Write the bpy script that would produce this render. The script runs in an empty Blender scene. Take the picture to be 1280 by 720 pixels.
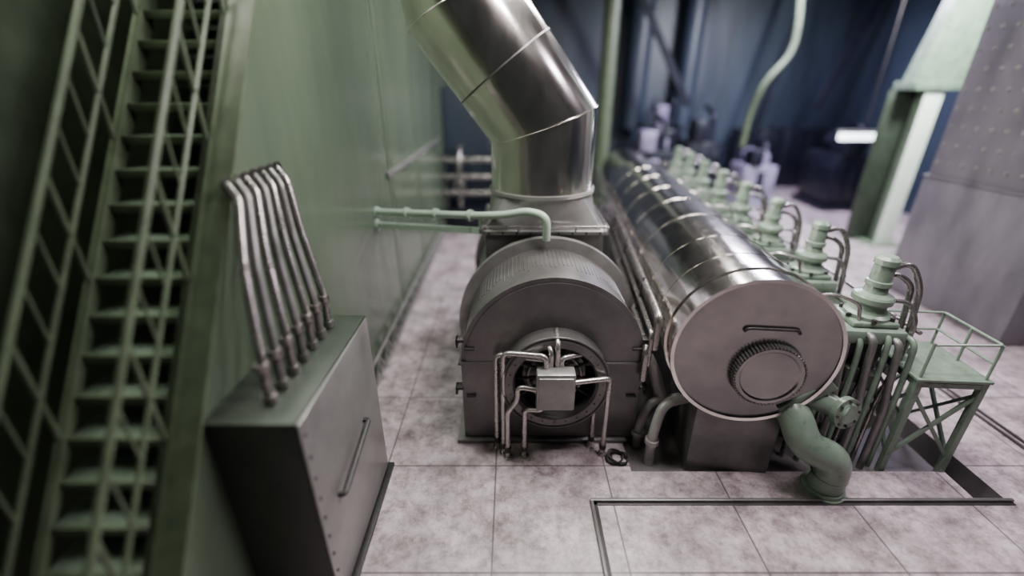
import bpy, bmesh, math, random
from mathutils import Vector, Matrix
random.seed(4)
C = bpy.context.scene.collection
# ------------------------------------------------------------ materials
def mat(name, col, col2=None, rough=.5, metal=0.0, nscale=3.0, bump=0.0, stretch=(1,1,1), rvar=.1, detail=6, emit=None, estr=0, bscale=None):
    m = bpy.data.materials.new(name); m.use_nodes = True
    nt = m.node_tree; b = nt.nodes['Principled BSDF']
    b.inputs['Roughness'].default_value = rough
    b.inputs['Metallic'].default_value = metal
    tc = nt.nodes.new('ShaderNodeTexCoord'); mp = nt.nodes.new('ShaderNodeMapping')
    mp.inputs['Scale'].default_value = stretch
    nt.links.new(tc.outputs['Object'], mp.inputs['Vector'])
    n = nt.nodes.new('ShaderNodeTexNoise'); n.inputs['Scale'].default_value = nscale; n.inputs['Detail'].default_value = detail
    n.inputs['Roughness'].default_value = .62
    nt.links.new(mp.outputs['Vector'], n.inputs['Vector'])
    cr = nt.nodes.new('ShaderNodeValToRGB')
    cr.color_ramp.elements[0].position = .32; cr.color_ramp.elements[1].position = .68
    c2 = col2 or tuple(c*.75 for c in col)
    cr.color_ramp.elements[0].color = (*c2, 1); cr.color_ramp.elements[1].color = (*col, 1)
    nt.links.new(n.outputs['Fac'], cr.inputs['Fac']); nt.links.new(cr.outputs['Color'], b.inputs['Base Color'])
    mr = nt.nodes.new('ShaderNodeMapRange'); mr.inputs['To Min'].default_value = max(.02, rough-rvar); mr.inputs['To Max'].default_value = min(1, rough+rvar)
    nt.links.new(n.outputs['Fac'], mr.inputs['Value']); nt.links.new(mr.outputs['Result'], b.inputs['Roughness'])
    if bump:
        bp = nt.nodes.new('ShaderNodeBump'); bp.inputs['Strength'].default_value = bump; bp.inputs['Distance'].default_value = .02
        src = n
        if bscale:
            src = nt.nodes.new('ShaderNodeTexNoise'); src.inputs['Scale'].default_value = bscale
            nt.links.new(mp.outputs['Vector'], src.inputs['Vector'])
        nt.links.new(src.outputs['Fac'], bp.inputs['Height']); nt.links.new(bp.outputs['Normal'], b.inputs['Normal'])
    if emit:
        b.inputs['Emission Color'].default_value = (*emit, 1); b.inputs['Emission Strength'].default_value = estr
    return m

def floor_mat():
    m = mat('floor_tiles_mat', (.60,.515,.54), (.23,.19,.20), rough=.4, nscale=1.5, bump=.3, rvar=.18, detail=10, bscale=14)
    nt = m.node_tree; b = nt.nodes['Principled BSDF']
    base = b.inputs['Base Color'].links[0].from_socket
    tc = nt.nodes.new('ShaderNodeTexCoord'); sp = nt.nodes.new('ShaderNodeSeparateXYZ'); nt.links.new(tc.outputs['Object'], sp.inputs[0])
    outs = []
    for ax, off in (('X', .231), ('Y', -4.855)):
        a = nt.nodes.new('ShaderNodeMath'); a.operation = 'ADD'; a.inputs[1].default_value = off; nt.links.new(sp.outputs[ax], a.inputs[0])
        d = nt.nodes.new('ShaderNodeMath'); d.operation = 'DIVIDE'; d.inputs[1].default_value = 1.565; nt.links.new(a.outputs[0], d.inputs[0])
        d2 = nt.nodes.new('ShaderNodeMath'); d2.operation = 'ADD'; d2.inputs[1].default_value = .5; nt.links.new(d.outputs[0], d2.inputs[0])
        f = nt.nodes.new('ShaderNodeMath'); f.operation = 'FRACT'; nt.links.new(d2.outputs[0], f.inputs[0])
        s = nt.nodes.new('ShaderNodeMath'); s.operation = 'SUBTRACT'; s.inputs[1].default_value = .5; nt.links.new(f.outputs[0], s.inputs[0])
        ab = nt.nodes.new('ShaderNodeMath'); ab.operation = 'ABSOLUTE'; nt.links.new(s.outputs[0], ab.inputs[0])
        r = nt.nodes.new('ShaderNodeMapRange'); r.inputs['From Min'].default_value = .003; r.inputs['From Max'].default_value = .010
        r.inputs['To Min'].default_value = 1; r.inputs['To Max'].default_value = 0; nt.links.new(ab.outputs[0], r.inputs['Value'])
        outs.append(r.outputs['Result'])
    mx = nt.nodes.new('ShaderNodeMath'); mx.operation = 'MAXIMUM'; nt.links.new(outs[0], mx.inputs[0]); nt.links.new(outs[1], mx.inputs[1])
    n2 = nt.nodes.new('ShaderNodeTexNoise'); n2.inputs['Scale'].default_value = 4.5; n2.inputs['Detail'].default_value = 12; n2.inputs['Roughness'].default_value = .82
    nt.links.new(tc.outputs['Object'], n2.inputs['Vector'])
    cr = nt.nodes.new('ShaderNodeValToRGB'); cr.color_ramp.elements[0].position = .38; cr.color_ramp.elements[0].color = (.26,.21,.21,1)
    cr.color_ramp.elements[1].position = .57; cr.color_ramp.elements[1].color = (1,1,1,1); nt.links.new(n2.outputs['Fac'], cr.inputs['Fac'])
    mu = nt.nodes.new('ShaderNodeMixRGB'); mu.blend_type = 'MULTIPLY'; mu.inputs[0].default_value = .85
    nt.links.new(base, mu.inputs[1]); nt.links.new(cr.outputs['Color'], mu.inputs[2])
    g = nt.nodes.new('ShaderNodeMixRGB'); g.inputs[2].default_value = (.04,.03,.034,1)
    sc = nt.nodes.new('ShaderNodeMath'); sc.operation = 'MULTIPLY'; sc.inputs[1].default_value = .9; nt.links.new(mx.outputs[0], sc.inputs[0])
    nt.links.new(sc.outputs[0], g.inputs[0]); nt.links.new(mu.outputs[0], g.inputs[1]); nt.links.new(g.outputs[0], b.inputs['Base Color'])
    return m

M = {}
M['floor'] = floor_mat()
M['steel'] = mat('brushed_steel', (.90,.86,.80), (.70,.67,.62), rough=.16, metal=1, nscale=4, rvar=.05, bump=.04, bscale=2)
M['steel_duct'] = mat('duct_steel', (.88,.84,.77), (.66,.63,.58), rough=.17, metal=1, nscale=3, stretch=(1,1,.4), rvar=.06, bump=.05, bscale=2)
M['disc'] = mat('end_plate_steel', (.31,.30,.29), (.21,.205,.2), rough=.22, metal=1, nscale=2, rvar=.08)
M['steel_dark'] = mat('dull_steel', (.20,.195,.19), (.13,.127,.123), rough=.38, metal=.6, nscale=3, rvar=.08)
M['gen'] = mat('generator_paint', (.165,.16,.155), (.105,.10,.098), rough=.34, metal=.6, nscale=2.2, rvar=.08)
M['genl'] = mat('generator_light_paint', (.31,.305,.295), (.21,.207,.20), rough=.34, metal=.5, nscale=3)
M['green'] = mat('pale_green_paint', (.185,.25,.19), (.12,.168,.125), rough=.3, nscale=5)
M['stair'] = mat('stair_green_paint', (.095,.125,.075), (.06,.08,.048), rough=.4, nscale=4)
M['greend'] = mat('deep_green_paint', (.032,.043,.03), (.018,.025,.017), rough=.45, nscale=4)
M['wallg'] = mat('green_wall_paint', (.10,.133,.09), (.068,.092,.062), rough=.22, nscale=.7, stretch=(1,1,.25), bump=.05, rvar=.05)
M['walld'] = mat('dark_green_wall', (.06,.08,.05), (.03,.042,.027), rough=.6, nscale=1)
M['blue'] = mat('dark_blue_wall', (.032,.047,.072), (.009,.014,.026), rough=.45, nscale=.5, stretch=(1.5,1,.3))
M['blue2'] = mat('machinery_blue', (.014,.015,.027), (.006,.007,.014), rough=.35, metal=.4, nscale=2)
M['lilac'] = mat('lilac_highlight', (.32,.29,.42), (.2,.18,.28), rough=.35, metal=.3, nscale=2)  # lilac tone stands in for blurred highlights on the far machines
M['conc'] = mat('grey_block', (.145,.132,.155), (.08,.073,.088), rough=.4, nscale=1.5, stretch=(1,1,.4), bump=.1)
M['black'] = mat('black_rubber', (.015,.015,.015), (.008,.008,.008), rough=.5)
M['dark'] = mat('dark_metal', (.05,.045,.045), (.025,.022,.022), rough=.5, metal=.4)
M['pit'] = mat('pit_concrete', (.13,.118,.122), (.075,.068,.07), rough=.55, nscale=3)
M['pipe'] = mat('grey_pipe', (.36,.34,.325), (.25,.235,.225), rough=.26, metal=.85, nscale=6)
M['cab'] = mat('cabinet_metal', (.27,.265,.255), (.17,.167,.16), rough=.32, metal=.45, nscale=1.5)
M['lamp'] = mat('lamp_glow', (1,1,1), (1,1,1), emit=(.85,.95,1), estr=6)
M['ceil'] = mat('ceiling_paint', (.09,.092,.09), rough=.7)

# ------------------------------------------------------------ helpers
class Grp:
    def __init__(s, name, loc=(0,0,0), rz=0, local=False):
        s.e = bpy.data.objects.new(name, None); C.objects.link(s.e)
        s.e.location = loc; s.e.rotation_euler = (0,0,rz); s.e.empty_display_size = .3
        s.m = Matrix.Translation(loc) @ Matrix.Rotation(rz, 4, 'Z')
        s.local = local
    def add(s, o):
        o.parent = s.e
        if not s.local: o.matrix_parent_inverse = s.m.inverted()
        return o
def finish(bm, name, m, g=None, smooth=True, ang=35):
    bmesh.ops.recalc_face_normals(bm, faces=bm.faces)
    me = bpy.data.meshes.new(name); bm.to_mesh(me); bm.free()
    if smooth:
        for p in me.polygons: p.use_smooth = True
        me.set_sharp_from_angle(angle=math.radians(ang))
    me.materials.append(m)
    o = bpy.data.objects.new(name, me); C.objects.link(o)
    if g: g.add(o)
    return o
def box(name, x0,x1,y0,y1,z0,z1, m, g=None, bev=.01):
    bm = bmesh.new(); bmesh.ops.create_cube(bm, size=1)
    for v in bm.verts:
        v.co = Vector(((x0+x1)/2+v.co.x*(x1-x0), (y0+y1)/2+v.co.y*(y1-y0), (z0+z1)/2+v.co.z*(z1-z0)))
    if bev: bmesh.ops.bevel(bm, geom=bm.edges[:], offset=bev, segments=2, affect='EDGES', profile=.5)
    return finish(bm, name, m, g)
def fillet(pts, r, n=6):
    pts = [Vector(p) for p in pts]; out = [pts[0]]
    for i in range(1, len(pts)-1):
        a, b, c = pts[i-1], pts[i], pts[i+1]
        d1 = (a-b); d2 = (c-b); rr = min(r, d1.length*.48, d2.length*.48)
        p1 = b+d1.normalized()*rr; p2 = b+d2.normalized()*rr
        for k in range(n+1):
            t = k/n; out.append(p1*(1-t)**2 + b*2*t*(1-t) + p2*t*t)
    out.append(pts[-1]); return out
def tube(name, pts, r, m, g=None, fr=None, seg=14, cap=True):
    pts = fillet(pts, fr) if fr else [Vector(p) for p in pts]
    q = [pts[0]]
    for p in pts[1:]:
        if (p-q[-1]).length > 1e-5: q.append(p)
    pts = q
    rad = r if isinstance(r, (list, tuple)) else [r]*len(pts)
    bm = bmesh.new(); rings = []
    d = (pts[1]-pts[0]).normalized(); a = d.orthogonal().normalized(); b = d.cross(a).normalized()
    for i, p in enumerate(pts):
        din = (pts[i]-pts[i-1]).normalized() if i else d
        dout = (pts[i+1]-pts[i]).normalized() if i < len(pts)-1 else din
        n = (din+dout)
        n = n.normalized() if n.length > 1e-4 else din
        def sh(o): return o - din*(o.dot(n)/max(.2, din.dot(n)))
        ring = []
        for k in range(seg):
            th = 2*math.pi*k/seg; o = (a*math.cos(th)+b*math.sin(th))*rad[i]
            ring.append(bm.verts.new(p+sh(o)))
        rings.append(ring)
        a2 = sh(a); a2 = (a2-dout*a2.dot(dout)).normalized(); b = dout.cross(a2).normalized(); a = a2
    for i in range(len(rings)-1):
        for k in range(seg):
            bm.faces.new((rings[i][k], rings[i][(k+1)%seg], rings[i+1][(k+1)%seg], rings[i+1][k]))
    if cap: bm.faces.new(rings[0][::-1]); bm.faces.new(rings[-1])
    return finish(bm, name, m, g, ang=30)
def lathe(name, prof, m, g=None, loc=(0,0,0), axis=(0,0,1), seg=48, ang=30):
    bm = bmesh.new(); q = Vector(axis).to_track_quat('Z','Y'); L = Vector(loc); rings = []
    for (r, z) in prof:
        if r < 1e-5: rings.append([bm.verts.new(L+q@Vector((0,0,z)))])
        else: rings.append([bm.verts.new(L+q@Vector((r*math.cos(2*math.pi*k/seg), r*math.sin(2*math.pi*k/seg), z))) for k in range(seg)])
    for i in range(len(rings)-1):
        A, B = rings[i], rings[i+1]
        for k in range(seg):
            k2 = (k+1)%seg
            if len(A) == 1 and len(B) == 1: continue
            if len(A) == 1: bm.faces.new((A[0], B[k], B[k2]))
            elif len(B) == 1: bm.faces.new((A[k], A[k2], B[0]))
            else: bm.faces.new((A[k], A[k2], B[k2], B[k]))
    return finish(bm, name, m, g, ang=ang)
def prism(name, poly, axis, lo, hi, m, g=None, bev=0):
    bm = bmesh.new()
    def P(p, t): return {'x':(t,p[0],p[1]), 'y':(p[0],t,p[1]), 'z':(p[0],p[1],t)}[axis]
    A = [bm.verts.new(P(p, lo)) for p in poly]; B = [bm.verts.new(P(p, hi)) for p in poly]
    bm.faces.new(A); bm.faces.new(B[::-1]); n = len(poly)
    for i in range(n): bm.faces.new((A[i], A[(i+1)%n], B[(i+1)%n], B[i]))
    if bev: bmesh.ops.bevel(bm, geom=bm.edges[:], offset=bev, segments=1, affect='EDGES')
    return finish(bm, name, m, g, ang=30)
def ringt(name, r, tr, loc, axis, m, g, seg=48):
    prof = [(r+tr*math.cos(2*math.pi*k/10), tr*math.sin(2*math.pi*k/10)) for k in range(11)]
    return lathe(name, prof, m, g, loc, axis, seg)

# ------------------------------------------------------------ camera
cam = bpy.data.cameras.new('camera'); co = bpy.data.objects.new('camera', cam); C.objects.link(co)
co.location = (0,0,5); co.rotation_euler = (math.radians(90-24.2), 0, 0)
cam.sensor_width = 36; cam.lens = 15.75; cam.clip_end = 200
cam.dof.use_dof = True; cam.dof.focus_distance = 5.9; cam.dof.aperture_fstop = .105
bpy.context.scene.camera = co

# ------------------------------------------------------------ room
PX0, PX1, PY0, PY1, PD, TD = 1.7, 6.55, 4.75, 20.0, -.08, -.4
bm = bmesh.new()
def quad(bm, pts): bm.faces.new([bm.verts.new(p) for p in pts])
def fq(x0,x1,y0,y1,z=0): quad(bm, [(x0,y0,z),(x1,y0,z),(x1,y1,z),(x0,y1,z)])
fq(-6,17,-4,4.3); fq(-6,6.15,4.3,PY0); fq(6.55,17,4.3,PY0); fq(-6,PX0,PY0,PY1); fq(PX1,17,PY0,PY1); fq(-6,17,PY1,30)
fl = finish(bm, 'floor', M['floor'], smooth=False)
bm = bmesh.new()
fq(PX0,6.15,PY0,PY1,PD); fq(6.15,6.55,4.3,PY1,TD)
quad(bm, [(PX0,PY0,PD),(6.15,PY0,PD),(6.15,PY0,0),(PX0,PY0,0)])
quad(bm, [(6.15,4.3,TD),(6.55,4.3,TD),(6.55,4.3,0),(6.15,4.3,0)])
quad(bm, [(6.15,4.3,TD),(6.15,PY0,TD),(6.15,PY0,0),(6.15,4.3,0)])
quad(bm, [(6.15,PY0,TD),(6.15,PY1,TD),(6.15,PY1,PD),(6.15,PY0,PD)])
quad(bm, [(PX1,4.3,TD),(PX1,PY1,TD),(PX1,PY1,0),(PX1,4.3,0)])
quad(bm, [(PX0,PY0,PD),(PX0,PY1,PD),(PX0,PY1,0),(PX0,PY0,0)])
quad(bm, [(PX0,PY1,PD),(6.15,PY1,PD),(6.15,PY1,0),(PX0,PY1,0)])
quad(bm, [(6.15,PY1,TD),(6.55,PY1,TD),(6.55,PY1,0),(6.15,PY1,0)])
finish(bm, 'floor_pit', M['pit'], smooth=False)

SL = 1.43
def sty(z): return (z-1.56)/SL+2.24
WX = -2.55
prism('wall_left', [(sty(0),0),(sty(9.4),9.4),(26,9.4),(26,0)], 'x', WX-.2, WX, M['wallg'])
box('wall_outer_left', -5.3,-5.1,-4,26,0,9.5, M['walld'], bev=0)
box('wall_back', -5.1,17,26,26.2,0,9.5, M['blue'], bev=0)
box('wall_right', 17,17.2,-4,26,0,9.5, M['blue'], bev=0)
box('ceiling', -5.3,17.2,-4,26.2,9.5,9.7, M['ceil'], bev=0)
g = Grp('trim_1', (WX, 8, 0))
for i, y in enumerate((9.4, 12.2, 15.0)):
    box(f'rib_{i}', WX, WX+.012, y, y+.35, 0, 9.4, M['wallg'], g, .004)
box('rail', WX, WX+.06, 9.2, 16, 3.3, 3.42, M['genl'], g)
g = Grp('lattice_cable_tray', (WX+.1, 9, 0))
ZT = .5
for z in (.06, ZT):
    tube('chord', [(WX+.1,5.2,z),(WX+.1,15.8,z)], .03, M['genl'], g, seg=8)
y = 5.2; k = 0
while y < 15.7:
    tube('web', [(WX+.1,y,.06 if k%2 else ZT),(WX+.1,y+.3,ZT if k%2 else .06)], .02, M['genl'], g, seg=6)
    if k % 2 == 0: tube('post', [(WX+.1,y,0),(WX+.1,y,ZT)], .022, M['genl'], g, seg=6)
    y += .3; k += 1
# ------------------------------------------------------------ staircase
g = Grp('staircase', (-3.1, sty(0), 0))
sx0, sx1 = -3.62, -2.83
def inclined(name, x0, x1, up, dn, m, z0=0, z1=9.3):
    prism(name, [(sty(z0), z0+up),(sty(z1), z1+up),(sty(z1), z1-dn),(sty(z0), z0-dn if z0-dn>0 else 0)], 'x', x0, x1, m, g)
inclined('stringer_cap', -2.83, WX+.03, .06, .0, M['stair'])
inclined('stringer_inner', -2.83, -2.77, .06, .4, M['stair'])
inclined('stringer_outer', sx0-.06, sx0, .06, .4, M['stair'])
z = .22
while z < 9.2:
    yy = sty(z)
    box('tread', sx0, sx1, yy-.02, yy+.26, z-.07, z-.04, M['green'], g, .004)
    box('nosing', sx0, sx1, yy-.03, yy+.02, z-.11, z-.035, M['stair'], g, .008)
    z += .275
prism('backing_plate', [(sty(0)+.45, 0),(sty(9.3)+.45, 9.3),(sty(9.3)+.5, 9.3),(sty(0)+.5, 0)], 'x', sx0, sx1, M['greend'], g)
for nm, x in (('inner', -2.8), ('outer', sx0-.03)):
    for h, r in ((.95,.03),(.42,.022)):
        tube(f'{nm}_rail', [(x, sty(.15), .15+h),(x, sty(9.2), 9.2+h)], r, M['stair'], g, seg=10)
    z = .2; k = 0
    while z < 9.2:
        yy = sty(z)
        tube(f'{nm}_post', [(x, yy, z if k%3==0 else z+.42),(x, yy, z+.95)], .022 if k%3==0 else .013, M['stair'], g, seg=8)
        z += .36; k += 1
# ------------------------------------------------------------ cabinet & pipes at left
g = Grp('electrical_cabinet', (-2.15, 3.8, 0))
cx, y0, y1, h = -1.76, 2.9, 4.8, 2.45
XW = WX+.005
box('body', XW, cx-.03, y0, y1, .08, h, M['greend'], g, .015)  # shade on the cabinet front is put into this deep green
box('plinth', XW, cx-.06, y0+.02, y1+.1, 0, .1, M['black'], g, .005)
box('door_panel', cx-.03, cx, y0+.0, y1-.0, .10, h, M['cab'], g, .012)
box('top_plate', XW, cx-.02, y0-.02, y1+.01, h, h+.03, M['greend'], g, .006)
tube('handle', [(cx,4.2,1.40),(cx+.06,4.2,1.40),(cx+.06,3.3,1.22),(cx,3.3,1.22)], .03, M['black'], g, fr=.03, seg=8)
for i in range(9):
    lathe('bolt', [(0,0),(.016,0),(.016,.012),(0,.015)], M['dark'], g, (cx, y0+.06, .3+i*.25), (1,0,0), 8)
box('base_shadow_strip', cx-.03, cx+.06, y0, y1+.08, 0, .05, M['black'], g, .004)  # black strip painted in for the shadow gap along the cabinet base
g = Grp('conduit_pipe_rack', (-2.2, 3.8, h+.03))
for i in range(7):
    yb = 3.15+i*.225; yt = 3.95+i*.155
    tube(f'conduit_{i+1}', [(-2.10,yb,h+.03),(-2.10,yb+.02,h+.40),(-2.30,yb*.5+yt*.5+.02,h+1.1),(-2.43,yt,4.08),(XW,yt+.06,4.20)], .042, M['steel_dark'] if i%2 else M['pipe'], g, fr=.14, seg=12)
    for zz in (.1, .42):
        lathe('coupling', [(.034,0),(.062,0),(.062,.08),(.034,.08)], M['pipe'], g, (-2.10,yb+.01,h+zz-.06), (0,0,1), 14)
    lathe('wall_gland', [(.04,0),(.07,0),(.07,.03),(.04,.03)], M['dark'], g, (XW,yt+.06,4.20), (1,0,0), 14)
# ------------------------------------------------------------ generator
GX = .575; ZC = 1.43; R = 1.28
g = Grp('electric_generator', (GX, 6.9, 0))
def archpoly(cx, zc, r, zb, n=40, w=None):
    w = w or r
    return [(cx-w, zb)] + [(cx+r*math.cos(math.pi-math.pi*k/n), zc+r*math.sin(math.pi-math.pi*k/n)) for k in range(n+1)] + [(cx+w, zb)]
prism('front_housing', archpoly(GX, ZC, R, .06), 'y', 5.42, 6.6, M['gen'], g)
prism('front_rim', archpoly(GX, ZC, R+.02, .06), 'y', 5.38, 5.43, M['gen'], g)
prism('front_face', archpoly(GX, ZC, R-.05, .1), 'y', 5.36, 5.42, M['gen'], g)
prism('main_flange', archpoly(GX, ZC, R+.17, .06, w=R+.1), 'y', 6.58, 6.70, M['genl'], g)
prism('rear_housing', archpoly(GX, ZC, R-.02, .06), 'y', 6.7, 9.4, M['gen'], g)
prism('rear_flange', archpoly(GX, ZC, R+.12, .06), 'y', 9.4, 9.5, M['genl'], g)
for k in range(40):
    th = math.radians(35+110*k/39)
    bx = GX+(R-.004)*math.cos(th); bz = ZC+(R-.004)*math.sin(th)
    tube('cooling_rib', [(bx,5.75+.18*random.random(),bz),(bx,6.58,bz)], .011, M['gen'], g, seg=6)
box('split_flange', GX-R-.06, GX+R+.06, 5.33, 9.4, ZC-.03, ZC+.01, M['gen'], g, .006)
box('base_frame', GX-R-.13, GX+R-.1, 5.3, 9.6, 0, .07, M['steel_dark'], g, .01)
for i, (dx, zz) in enumerate(((-R,.95),(R,.95),(-R,1.75),(R,1.75))):
    s = -1 if dx < 0 else 1
    x = GX+ (dx if zz<1.4 else dx*.97)
    box(f'lifting_lug_{i}', min(x,x+s*.12), max(x,x+s*.12), 5.36, 5.5, zz, zz+.05, M['dark'], g, .008)
    box(f'lug_web_{i}', min(x+s*.09,x+s*.12), max(x+s*.09,x+s*.12), 5.36, 5.5, zz-.08, zz+.05, M['dark'], g, .008)
    x2 = GX+dx*.86; box(f'face_bracket_{i}', min(x2,x2+s*.14), max(x2,x2+s*.14), 5.32, 5.37, zz-.1, zz-.07, M['dark'], g, .005)
BC = (.6, 5.36, 1.26); K = 1.12
lathe('bearing_drum', [(0,.02),(.40*K,.02),(.42*K,.0),(.50*K,0),(.5*K,.26),(.53*K,.30),(.62*K,.30),(.66*K,.27),(.66*K,-.02)], M['gen'], g, BC, (0,-1,0), 64)
for k in range(12):
    th = 2*math.pi*k/12
    tube('bearing_spoke', [(BC[0]+.16*math.cos(th),5.28,BC[2]+.16*math.sin(th)),(BC[0]+.5*K*math.cos(th),5.22,BC[2]+.5*K*math.sin(th))], .022, M['dark'], g, seg=8)
ringt('bearing_ring', .38, .02, (BC[0],5.26,BC[2]), (0,-1,0), M['genl'], g)
ringt('outer_rim_bead', .66*K, .016, (BC[0],5.08,BC[2]), (0,-1,0), M['gen'], g, 64)
lathe('shaft_cover', [(.2,-.05),(.2,.2),(.17,.23),(0,.23)], M['genl'], g, (BC[0],5.36,BC[2]), (0,-1,0), 32)
for k in range(24):
    th = 2*math.pi*k/24
    lathe('ring_bolt', [(0,.02),(.012,.02),(.012,0)], M['gen'], g, (BC[0]+.575*K*math.cos(th),5.06,BC[2]+.575*K*math.sin(th)), (0,-1,0), 8)
box('terminal_box', .32,.83,4.78,5.0,1.05,1.62, M['genl'], g, .025)
box('terminal_box_lid', .35,.80,4.75,4.79,1.09,1.58, M['genl'], g, .012)
tube('box_bracket', [(.57,5.0,1.3),(.57,5.2,1.3)], .07, M['gen'], g)
pp = [
 [(.5,5.0,1.60),(.5,5.0,1.70),(-.22,5.22,1.66),(-.22,5.22,0)],
 [(.45,4.95,1.60),(.45,4.95,1.80),(-.12,5.1,1.76),(-.12,5.1,0)],
 [(.36,4.9,1.3),(.08,4.95,1.32),(.08,5.0,1.05),(-.06,5.02,.85),(-.06,5.02,0)],
 [(.40,4.88,1.10),(.40,4.88,.98),(.18,4.98,.92),(.18,5.05,0)],
 [(.66,5.0,1.60),(.66,5.0,1.74),(1.2,5.25,1.7),(1.2,5.25,0)],
 [(.80,4.9,1.42),(1.33,5.0,1.42),(1.34,5.08,1.2),(1.34,5.08,0)],
 [(.6,5.0,1.6),(.6,5.0,1.95),(.6,5.3,2.0)],
 [(.52,5.0,1.6),(.52,5.0,1.85),(.40,5.3,1.9)],
]
PB = mat('bright_pipe_steel', (.55,.52,.50), (.42,.40,.38), rough=.26, metal=.85, nscale=6)
for i, p in enumerate(pp):
    tube(f'pipe_{i+1}', p, .036, PB, g, fr=.1)
    if p[-1][2] == 0:
        lathe(f'pipe_foot_{i+1}', [(.0,.03),(.065,.03),(.065,0)], PB, g, p[-1], (0,0,1), 16)
        x, y, _ = p[-1]
        lathe(f'pipe_union_{i+1}', [(.034,0),(.05,0),(.05,.08),(.034,.08)], M['dark'], g, (x,y,.12), (0,0,1), 16)
box('plenum_box', -.42,1.46,6.85,8.5,2.0,2.86, M['gen'], g, .02)
box('plenum_flange', -.48,1.52,6.80,8.56,2.86,2.92, M['genl'], g, .01)
DX, DY, DR = .50, 7.62, .84
bm = bmesh.new(); n = 64; A=[];B=[]
for k in range(n):
    th = 2*math.pi*k/n; c, s = math.cos(th), math.sin(th); q = 1/max(abs(c),abs(s))
    A.append(bm.verts.new((DX+.92*c*q, DY+.78*s*q+.02, 2.92))); B.append(bm.verts.new((DX+DR*c, DY+DR*s, 3.42)))
for k in range(n): bm.faces.new((A[k],A[(k+1)%n],B[(k+1)%n],B[k]))
finish(bm, 'plenum_transition', M['genl'], g, ang=50)
for k in range(9):
    box('plenum_stud', -.38+k*.22,-.35+k*.22, 6.79,6.82, 2.87,2.91, M['dark'], g, .003)
# ------------------------------------------------------------ exhaust duct
g = Grp('exhaust_duct', (DX, DY, 3.42))
A_ = Vector((DX,DY,4.46)); Cc = Vector((-.74,DY,6.08)); E = Vector((-1.5,DY,9.5))
tube('duct_body', [(DX,DY,3.42), A_, Cc, E], DR, M['steel_duct'], g, seg=72)
def band(t, P, Q, w=.02):
    p = P.lerp(Q, t); d = (Q-P).normalized()
    lathe('seam_band', [(DR,-w),(DR+.012,-w),(DR+.012,w),(DR,w)], M['steel_dark'], g, p, d, 72)
band(.5, A_, Cc, .012); band(.02, Vector((DX,DY,3.42)), A_, .02); band(.3, Cc, E, .012)
def mitre(P, d1, d2):
    n = (d1+d2).normalized(); seg = 72; pts=[]
    a = Vector((0,1,0)); b = d1.cross(a).normalized()
    for k in range(seg+1):
        th = 2*math.pi*k/seg; o = (a*math.cos(th)+b*math.sin(th))*(DR+.002); o = o-d1*(o.dot(n)/d1.dot(n)); pts.append(P+o)
    tube('mitre_seam', pts, .012, M['steel_duct'], g, seg=6, cap=False)
d0=Vector((0,0,1)); d1=(Cc-A_).normalized(); d2=(E-Cc).normalized()
mitre(A_, d0, d1); mitre(Cc, d1, d2)
lathe('collar', [(DR,0),(DR+.04,0),(DR+.04,.05),(DR,.05)], M['genl'], g, (DX,DY,3.42), (0,0,1), 72)
# ------------------------------------------------------------ green coolant pipes from wall
g = Grp('green_coolant_pipe', (-1.5, 7.8, 3.0))
GP = M['green_l'] = mat('mint_green_paint', (.38,.48,.38), (.29,.38,.30), rough=.33, nscale=5)
tube('pipe', [(WX,8.25,2.86),(-.55,7.0,3.12),(-.1,6.74,3.2),(.25,6.6,3.3),(.52,6.45,3.25),(.52,6.5,2.88)], .06, GP, g, fr=.18, seg=18)
for t in (0.0,.33,.62,.93):
    p = Vector((WX,8.25,2.86)).lerp(Vector((-.55,7.0,3.12)), t); d = Vector((2.0,-1.25,.26)).normalized()
    lathe('pipe_flange', [(.05,0),(.095,0),(.095,.05),(.05,.05)], GP, g, p, d, 20)
tube('square_support_beam', [(WX,8.2,2.62),(-.5,6.98,2.88)], .07, GP, g, seg=4)
lathe('wall_flange', [(0,.03),(.12,.03),(.12,0)], GP, g, (WX,8.2,2.62), (1,0,0), 20)
tube('beam_post', [(-.5,6.98,2.9),(-.5,6.98,3.15)], .035, GP, g, seg=8)
g = Grp('plenum_guard_rail', (.5,6.8,2.92))
tube('rail', [(-.46,8.3,3.0),(-.46,6.76,3.0),(1.5,6.76,3.0),(1.5,8.3,3.0)], .02, M['pipe'], g, fr=.06, seg=8)
for x in (-.46,.1,1.0,1.5): tube('post', [(x,6.8,2.92),(x,6.76,3.0)], .014, M['pipe'], g, seg=8)

# ------------------------------------------------------------ engine group frame
EO = (3.0, 4.7, 0); RZ = math.radians(-5.9)
g = Grp('exhaust_silencer', EO, RZ, True)
SR = 1.0; SZ = 1.99; SLN = 13.4
prof = [(SR-.03,.0),(SR,.0),(SR,.06)]
bands = [.9,1.7,2.9,4.1,5.3,6.6,7.9]
for b_ in bands:
    prof += [(SR,b_),(SR+.006,b_+.004),(SR+.006,b_+.035),(SR,b_+.04)]
prof += [(SR,9.3),(SR*.84,9.45),(SR*.84,SLN-.1),(SR*.8,SLN),(0,SLN)]
lathe('shell', prof, M['steel'], g, (0,0,SZ), (0,1,0), 96)
lathe('end_plate', [(0,.02),(SR-.06,.02),(SR-.02,.0),(SR-.02,.05)], M['disc'], g, (0,0,SZ), (0,1,0), 96)
lathe('end_rim', [(SR-.03,-.02),(SR+.015,-.02),(SR+.015,.05),(SR-.03,.05)], M['steel'], g, (0,0,SZ), (0,1,0), 96)
hx, hz = .2, 1.72
hp = [(.33,0),(.42,0),(.42,.1),(.40,.12),(.36,.12),(.34,.1),(0,.1)]
lathe('hatch', hp, M['disc'], g, (hx,.04,hz), (0,-1,0), 64)
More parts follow.
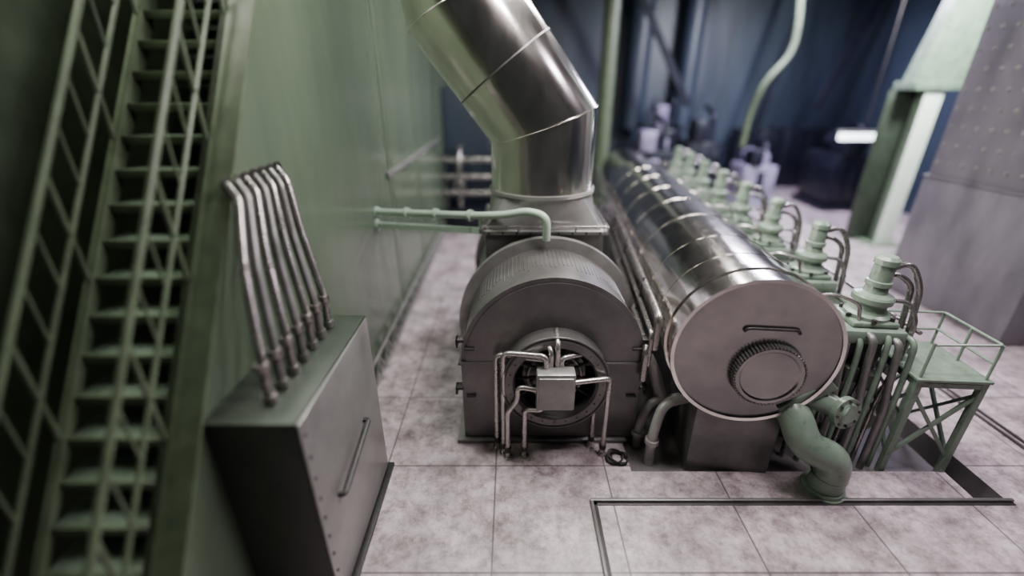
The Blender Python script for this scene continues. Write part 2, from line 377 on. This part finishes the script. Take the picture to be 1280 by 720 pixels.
for k in range(60):
    th = 2*math.pi*k/60
    x=hx+.42*math.cos(th); zz=hz+.42*math.sin(th)
    tube('hatch_knurl', [(x,.02,zz),(x,-.08,zz)], .014, M['steel_dark'], g, seg=6)
tube('grab_handle', [(-.19,.01,2.30),(-.17,.0,2.34),(-.12,.0,2.35),(.38,.0,2.35),(.43,.0,2.34),(.45,.01,2.30)], .019, M['dark'], g, fr=.03, seg=10)
box('pedestal', -.52,.60,.08,1.3,PD,1.35, M['steel_dark'], g, .015)
for i in (1,2):
    yy = .5+i*5.5
    box(f'pedestal_{i}', -.5,.5,yy,yy+.8,PD,1.3, M['steel_dark'], g, .015)
lathe('saddle_strap', [(SR,0),(SR+.02,0),(SR+.02,.12),(SR,.12)], M['steel'], g, (0,.35,SZ), (0,1,0), 96)

g = Grp('side_service_pipes', (EO[0]-1.1, EO[1]+1, 1.9), 0)
Em = Matrix.Translation(EO) @ Matrix.Rotation(RZ,4,'Z')
def ew(x,y,z): return Em @ Vector((x,y,z))
for i,(x,z,r) in enumerate(((-1.1,2.22,.05),(-1.16,1.95,.035),(-1.2,1.7,.05))):
    tube(f'pipe_{i+1}', [ew(x,.45,z-.5),ew(x,.45,z),ew(x,12.8,z)], r, M['pipe'], g, fr=.1, seg=12)
for yy in (1.6,3.6,5.6,7.6,9.6):
    tube('bracket', [ew(-1.2,yy,1.6),ew(-1.12,yy,2.3)], .02, M['dark'], g, seg=8)
    tube('post', [ew(-1.2,yy,PD),ew(-1.2,yy,1.65)], .04, M['steel_dark'], g, seg=8)

# ------------------------------------------------------------ diesel engine
g = Grp('diesel_engine', EO, RZ, True)
box('crankcase', 1.08,2.1,.95,13.4,PD,1.55, M['steel_dark'], g, .03)
box('cylinder_block', 1.15,2.0,.75,13.2,1.35,1.92, M['greend'], g, .03)
for k in range(8):
    yv = .90+1.63*k; xv = 1.73
    box(f'cylinder_head_{k+1}', xv-.42,xv+.36,yv-.36,yv+.42,1.9,2.1, M['green'], g, .04)
    box(f'head_step_{k+1}', xv-.3,xv+.28,yv-.28,yv+.3,2.1,2.18, M['green'], g, .03)
    lathe(f'injector_valve_{k+1}', [(.27,0),(.27,.06),(.22,.09),(.19,.16),(.19,.22),(.235,.23),(.24,.30),(.22,.33),(.14,.36),(.125,.45),(.15,.46),(.15,.52),(.125,.53),(.12,.74),(.14,.75),(.14,.82),(.10,.86),(0,.86)], M['green'], g, (xv,yv,2.16), (.04,0,1), 32)
    for j in range(6):
        th = 2*math.pi*j/6+.3
        lathe('head_bolt', [(.03,0),(.03,.05),(0,.06)], M['dark'], g, (xv+.25*math.cos(th)*1.15,yv+.25*math.sin(th)*1.15,2.18), (0,0,1), 8)
    for j,(dy,ex) in enumerate(((.0,.0),(.1,-.04))):
        tube(f'high_pressure_pipe_{k+1}_{j+1}', [(xv+.1,yv+dy,2.84-.14*j),(xv+.38+ex,yv+dy+.05,2.92-.2*j),(xv+.56+ex,yv+dy,2.58),(xv+.6+ex,yv+dy-.05,1.75)], .038, M['pipe'], g, fr=.16, seg=12)
    tube(f'feed_pipe_{k+1}', [(xv+.2,yv-.05,2.42),(xv+.42,yv-.1,2.42),(xv+.5,yv-.2,2.2),(xv+.5,yv-.2,1.6)], .03, M['pipe'], g, fr=.1, seg=10)
    tube(f'exhaust_branch_{k+1}', [(xv-.3,yv+.1,2.0),(xv-.55,yv+.1,2.1),(xv-.85,yv+.1,2.1)], .09, M['steel_dark'], g, fr=.15, seg=14)
    tube(f'vent_pipe_{k+1}', [(xv-.2,yv-.2,2.16),(xv-.25,yv-.2,2.42),(xv-.55,yv-.1,2.5),(xv-.75,yv,2.4)], .025, M['pipe'], g, fr=.1, seg=8)
tube('fuel_rail', [(2.32,.7,1.75),(2.32,13,1.75)], .06, M['green'], g)
tube('lube_rail', [(2.25,.8,1.35),(2.25,13,1.35)], .08, M['green'], g)
tube('return_rail', [(2.38,.75,2.0),(2.38,13,2.0)], .03, M['pipe'], g)
for i in range(11):
    x = 1.08+.11*i; yy = .58-.06*(i%3)
    tube(f'bundle_pipe_{i+1}', [(x-.1,1.0,1.95+.05*(i%2)),(x,yy,2.0+.06*(i%2)),(x+.03,yy,1.6),(x+.08*(i%3-1),yy-.05,.9),(x+.08*(i%3-1),yy-.05,PD)], .03+.008*(i%3), (M['pipe'],M['green'],M['steel_dark'])[i%3], g, fr=.14, seg=12)
for i in range(3):
    x = 1.25+.3*i
    box(f'governor_block_{i+1}', x-.09,x+.09,.5,.78,1.2+.12*(i%2),1.45+.1*(i%2), M['greend'], g, .02)
lathe('front_pump', [(0,0),(.26,0),(.26,.06),(.2,.08),(.2,.4),(.14,.45),(0,.45)], M['green'], g, (1.5,.95,.75), (0,-1,0), 32)
lathe('front_pump_b', [(0,.4),(.17,.4),(.17,.34),(.13,.32),(.13,0)], M['green'], g, (1.95,.95,.65), (0,-1,0), 32)
# ------------------------------------------------------------ big cooling elbow
g = Grp('cooling_water_elbow_pipe', (4.24,4.4,0))
tube('elbow', [(3.62,5.0,1.22),(3.68,4.62,1.1),(3.75,4.42,.80),(4.12,4.38,.64),(4.22,4.40,.45),(4.22,4.44,0)], .205, M['green'], g, fr=.22, seg=32)
lathe('floor_flange', [(.19,.1),(.25,.1),(.25,.04),(.27,.04),(.27,0)], M['green'], g, (4.22,4.45,0), (0,0,1), 32)
ringt('weld_bead', .205, .014, (4.22,4.42,.3), (0,0,1), M['green'], g, 32)
tube('branch', [(3.75,4.8,1.32),(4.05,4.68,1.28),(4.22,4.55,1.22)], .14, M['green'], g, fr=.1, seg=24)
lathe('blank_flange', [(.0,.1),(.13,.1),(.15,.08),(.21,.08),(.21,0),(.12,0)], M['green'], g, (4.22,4.58,1.22), (.25,-1,.15), 32)
for k in range(8):
    th=2*math.pi*k/8
    q=Vector((.25,-1,.15)).to_track_quat('Z','Y'); p=Vector((4.22,4.58,1.22))+q@Vector((.175*math.cos(th),.175*math.sin(th),.08))
    lathe('flange_bolt', [(.018,0),(.018,.02),(0,.02)], M['dark'], g, p, (.25,-1,.15), 6)
prism('saddle_bracket', [(3.42,1.22),(3.55,1.12),(4.12,1.52),(4.0,1.64)], 'y', 4.62, 4.76, M['green'], g, .01)
# ------------------------------------------------------------ access platform
AO = (5.3,4.83,0)
g = Grp('access_platform', AO, RZ*.7, True)
W,D,H = .8,.9,1.52
for (x,y) in ((0,0),(W,0),(0,D),(W,D)):
    tube('leg', [(x,y,PD if x+5.3<6.1 else TD),(x,y,H)], .055, M['green'], g, seg=4)
box('deck', -.06,W+.06,-.06,D+.06,H,H+.04, M['green'], g, .006)
for (a,b) in (((0,0),(W,0)),((0,D),(W,D)),((0,0),(0,D)),((W,0),(W,D))):
    tube('frame_beam', [(a[0],a[1],H-.06),(b[0],b[1],H-.06)], .05, M['green'], g, seg=4)
    tube('brace', [(a[0],a[1],.25),(b[0],b[1],H-.2)], .03, M['green'], g, seg=4)
    tube('brace', [(b[0],b[1],.25),(a[0],a[1],H-.2)], .03, M['green'], g, seg=4)
for h_ in (.28,.55):
    tube('guard_rail', [(0,D,H+h_),(W,D,H+h_),(W,0,H+h_),(.0,0,H+h_*.95)] if h_>.3 else [(0,D,H+h_),(W,D,H+h_),(W,0,H+h_)], .018, M['green'], g, fr=.05, seg=8)
for (x,y) in ((0,D),(W,D),(W,D/2),(W,0),(0,0)):
    tube('guard_post', [(x,y,H),(x,y,H+.55)], .018, M['green'], g, seg=8)
# ------------------------------------------------------------ floor curb, rail
g = Grp('floor_curb', (1.055,4.2,0))
box('curb_back', 1.03,6.6,4.22,4.26,0,.05, M['steel_dark'], g, .006)
box('curb_side', 1.03,1.07,-1,4.22,0,.05, M['steel_dark'], g, .006)
box('curb_inner', 1.07,1.12,-1,4.22,0,.012, M['dark'], g, .003)
box('curb_inner_back', 1.07,6.6,4.18,4.22,0,.012, M['dark'], g, .003)
g = Grp('floor_rail', (7.8,6,0))
for dx in (0,.13): box('rail', 7.72+dx,7.77+dx,-2,20,0,.03, M['dark'], g, .004)
g = Grp('drain_pipes', (2.0,5.4,0))
DP = M['drain'] = mat('drain_pipe_paint', (.42,.41,.40), (.32,.31,.30), rough=.35, metal=.2, nscale=5)
tube('pipe_a', [(2.02,5.0,PD),(2.02,5.0,.5),(2.16,5.15,.9),(2.55,5.25,.9)], .07, DP, g, fr=.22, seg=18)
tube('pipe_b', [(1.93,5.35,PD),(1.93,5.35,.35),(2.10,5.5,.65),(2.6,5.6,.65)], .065, DP, g, fr=.2, seg=18)
tube('pipe_c', [(2.0,6.2,1.0),(2.05,5.8,1.3),(2.15,5.6,1.05),(2.3,5.6,.6)], .09, DP, g, fr=.2, seg=18)
for p in ((2.02,5.0,.3),(1.93,5.35,.15)):
    lathe('pipe_union', [(.065,0),(.1,0),(.1,.07),(.065,.07)], DP, g, p, (0,0,1), 20)
g = Grp('cable_coil', (1.55,5.05,0))
pts=[]
for k in range(170):
    th=k*.25; r=.12+.02*math.sin(k*.37); pts.append((1.54+r*math.cos(th)+.03*math.sin(k*.11), 4.98+r*math.sin(th), .015+.05*k/170+.008*math.sin(k*.8)))
tube('coil', pts, .010, M['black'], g, seg=6)

# ------------------------------------------------------------ right side block & green column
g = Grp('riveted_storage_tank', (12,9.4,0))
box('lower_shell', 10.2,14.5,8.1,11.3,0,3.0, M['conc'], g, .08)
box('upper_shell', 10.25,14.5,8.15,11.25,3.0,9.4, M['conc'], g, .08)
box('seam', 10.19,14.5,8.09,11.31,2.99,3.03, M['conc'], g, .01)
for i in range(9):
    for j in range(14):
        lathe('rivet', [(.05,0),(.035,.03),(0,.04)], M['genl'], g, (10.25,8.45+i*.33,3.35+j*.4), (-1,0,0), 8)
g = Grp('green_steel_column', (12.8,14.9,0))
CW = M['colw'] = mat('lit_flange_paint', (.80,.88,.80), (.68,.76,.68), rough=.4, nscale=2)  # light on the front flange is put into this paler colour
box('front_flange', 12.55,13.1,14.8,14.86,0,4.9, CW, g, .01)
box('web', 12.77,12.83,14.86,15.4,0,4.9, M['green'], g, .01)
box('rear_flange', 11.9,13.1,15.4,15.46,0,4.9, M['greend'], g, .01)
box('header_beam', 12.1,14.3,14.7,15.6,4.9,5.15, M['green'], g, .02)
prism('gusset_panel', [(12.1,5.15),(14.3,5.15),(14.9,9.4),(13.0,9.4)], 'y', 14.9,15.3, M['green'], g)
box('base_plate', 12.3,13.3,14.6,15.7,0,.05, M['green'], g, .01)
# ------------------------------------------------------------ background machinery
g = Grp('round_column', (3.95,20.6,0))
lathe('shaft', [(.45,0),(.45,.2),(.32,.25),(.32,9.4)], M['stair'], g, (3.95,20.6,0), (0,0,1), 24)
g = Grp('overhead_steel_bracing', (8,23,5))
for a,b in (((4.9,22,9.3),(8.0,22,4.2)),((13,23,9.3),(11.8,23,3)),((16.4,23,9.3),(14.5,23,4))):
    tube('brace', [a,b], .2, M['blue2'], g, seg=4)
g = Grp('bent_vent_pipe', (10.8,20,4))
tube('pipe', [(10.7,20,9.4),(11.1,20,7.2),(11.1,20,6.2),(10.2,20,5.1),(10.1,20.4,3.9),(10.1,20.5,2.6)], .12, M['stair'], g, fr=.5, seg=16)
def machine(name, x, y, w, d, h, m1, m2):
    g = Grp(name, (x,y,0))
    box('bed', x-w/2-.15,x+w/2+.15,y-d/2,y+d/2,0,.3, m1, g, .03)
    box('body', x-w/2,x+w/2,y-d/2+.1,y+d/2-.1,.3,h*.7, m1, g, .08)
    lathe('drum', [(0,0),(w*.22,0),(w*.25,.05),(w*.25,d*.7),(0,d*.7)], m1, g, (x,y-d*.35,h*.7+w*.2), (0,1,0), 24)
    tube('stack', [(x+w*.3,y,h*.7),(x+w*.3,y,h),(x+w*.3,y+1,h+.3)], .12, M['blue2'], g, fr=.2)
    for i in range(3):
        box(f'panel_{i}', x-w/2+.1+i*w/3.2, x-w/2+.05+(i+.8)*w/3.2, y-d/2+.05,y-d/2+.1,.5,h*.6, m2 if i==1 else m1, g, .02)
    box('control_top', x-w*.4,x-w*.05,y-d/2,y-.1,h*.7,h*.95, m2, g, .04)
machine('auxiliary_pump_set', 6.4,21.5,1.8,2,3.4, M['blue2'], M['lilac'])
machine('auxiliary_pump_set.001', 9.0,22.5,1.6,2,3.8, M['blue2'], M['blue2'])
machine('auxiliary_pump_set.002', 11.0,20.9,1.4,1.8,2.6, M['lilac'], M['blue2'])
machine('auxiliary_pump_set.003', 14.6,20.5,1.8,2.4,3.4, M['blue2'], M['blue2'])
machine('auxiliary_pump_set.004', 7.6,24,1.4,1.8,4.4, M['blue2'], M['lilac'])
g = Grp('switchboard_panel', (15.2,22,0))
for i in range(4): box(f'bay_{i}', 11.8+i*1.2,12.95+i*1.2,24.5,25.5,0,3.0, M['blue2'], g, .03)
g = Grp('ventilation_duct', (6.5,24,6))
tube('drop', [(6.3,25.2,9.4),(6.3,25.2,3.0)], .6, M['blue'], g, seg=20)
tube('drop', [(8.9,25.2,9.4),(8.9,25.2,3.2)], .5, M['blue'], g, seg=20)
g = Grp('tube_lamp', (13.7,20,3.3))
box('tube', 12.0,13.7,17.2,17.35,3.2,3.45, M['lamp'], g, .03)
box('housing', 11.95,13.75,17.2,17.4,3.45,3.55, M['genl'], g, .02)
tube('hanger', [(12.9,17.3,3.5),(12.9,17.3,9.4)], .03, M['dark'], g, seg=6)
g = Grp('corridor_pipe_manifold', (-1.2,16.3,0))
box('plinth', -2.4,.3,16.3,17.3,0,.9, M['blue2'], g, .03)
for z in (1.4,2.0,2.6):
    tube('header', [(-2.5,16.6,z),(0.6,16.6,z)], .11, M['pipe'], g)
for x in (-1.9,-.5):
    tube('riser', [(x,16.5,.9),(x,16.5,2.6),(x,16.8,3.0),(x,17.2,3.0)], .09, M['pipe'], g, fr=.2)
    ringt('hand_wheel', .2,.025,(x,16.25,1.7),(0,1,0),M['pipe'],g,24)
box('back_panel', -2.5,.9,17.3,17.5,0,5, M['blue'], g, .02)

# ------------------------------------------------------------ lights
def area(name, loc, rot, sx, sy, e, col=(1,1,1)):
    g = Grp(name, loc)
    l = bpy.data.lights.new(name+'_light', 'AREA'); l.shape='RECTANGLE'; l.size=sx; l.size_y=sy; l.energy=e; l.color=col
    o = bpy.data.objects.new('light', l); C.objects.link(o); o.location = loc; o.rotation_euler=[math.radians(a) for a in rot]
    g.add(o)
    return o
area('ceiling_light', (1.7,8.0,9.0), (0,0,0), .7,6, 760, (1,.95,.90))
area('ceiling_light.001', (3.8,9.5,9.0), (0,0,-6), .7,11, 1250, (1,.96,.95))
area('ceiling_light.002', (10.5,18.5,9.2), (0,0,0), 3,3, 2900, (.80,.74,1))
area('ceiling_light.003', (3.9,3.6,9.2), (0,0,0), 2.6,.8, 540, (1,.90,.94))
area('added_column_wash', (12.0,12.3,8.6), (45,0,0), 1.0,1.0, 1700, (.92,1,.94))  # unseen tilted lamp added to brighten the column's front flange
area('ceiling_light.005', (11,5.5,9.2), (0,0,0), 2,2, 420, (1,.86,1))
area('ceiling_light.006', (-4.2,4.2,9.2), (0,0,0), .6,3, 190, (.95,1,.80))
area('added_wall_wash', (-1.5,6.3,8.6), (0,-25,0), .35,.35, 260, (.97,1,.93))  # unseen lamp added to put a bright glare on the left wall
area('ceiling_light.008', (-1.4,11.5,9.2), (0,0,0), .5,3.5, 130, (.9,1,.9))
w = bpy.data.worlds.new('world'); bpy.context.scene.world = w; w.use_nodes=True
w.node_tree.nodes['Background'].inputs[0].default_value=(.3,.32,.34,1); w.node_tree.nodes['Background'].inputs[1].default_value=.10
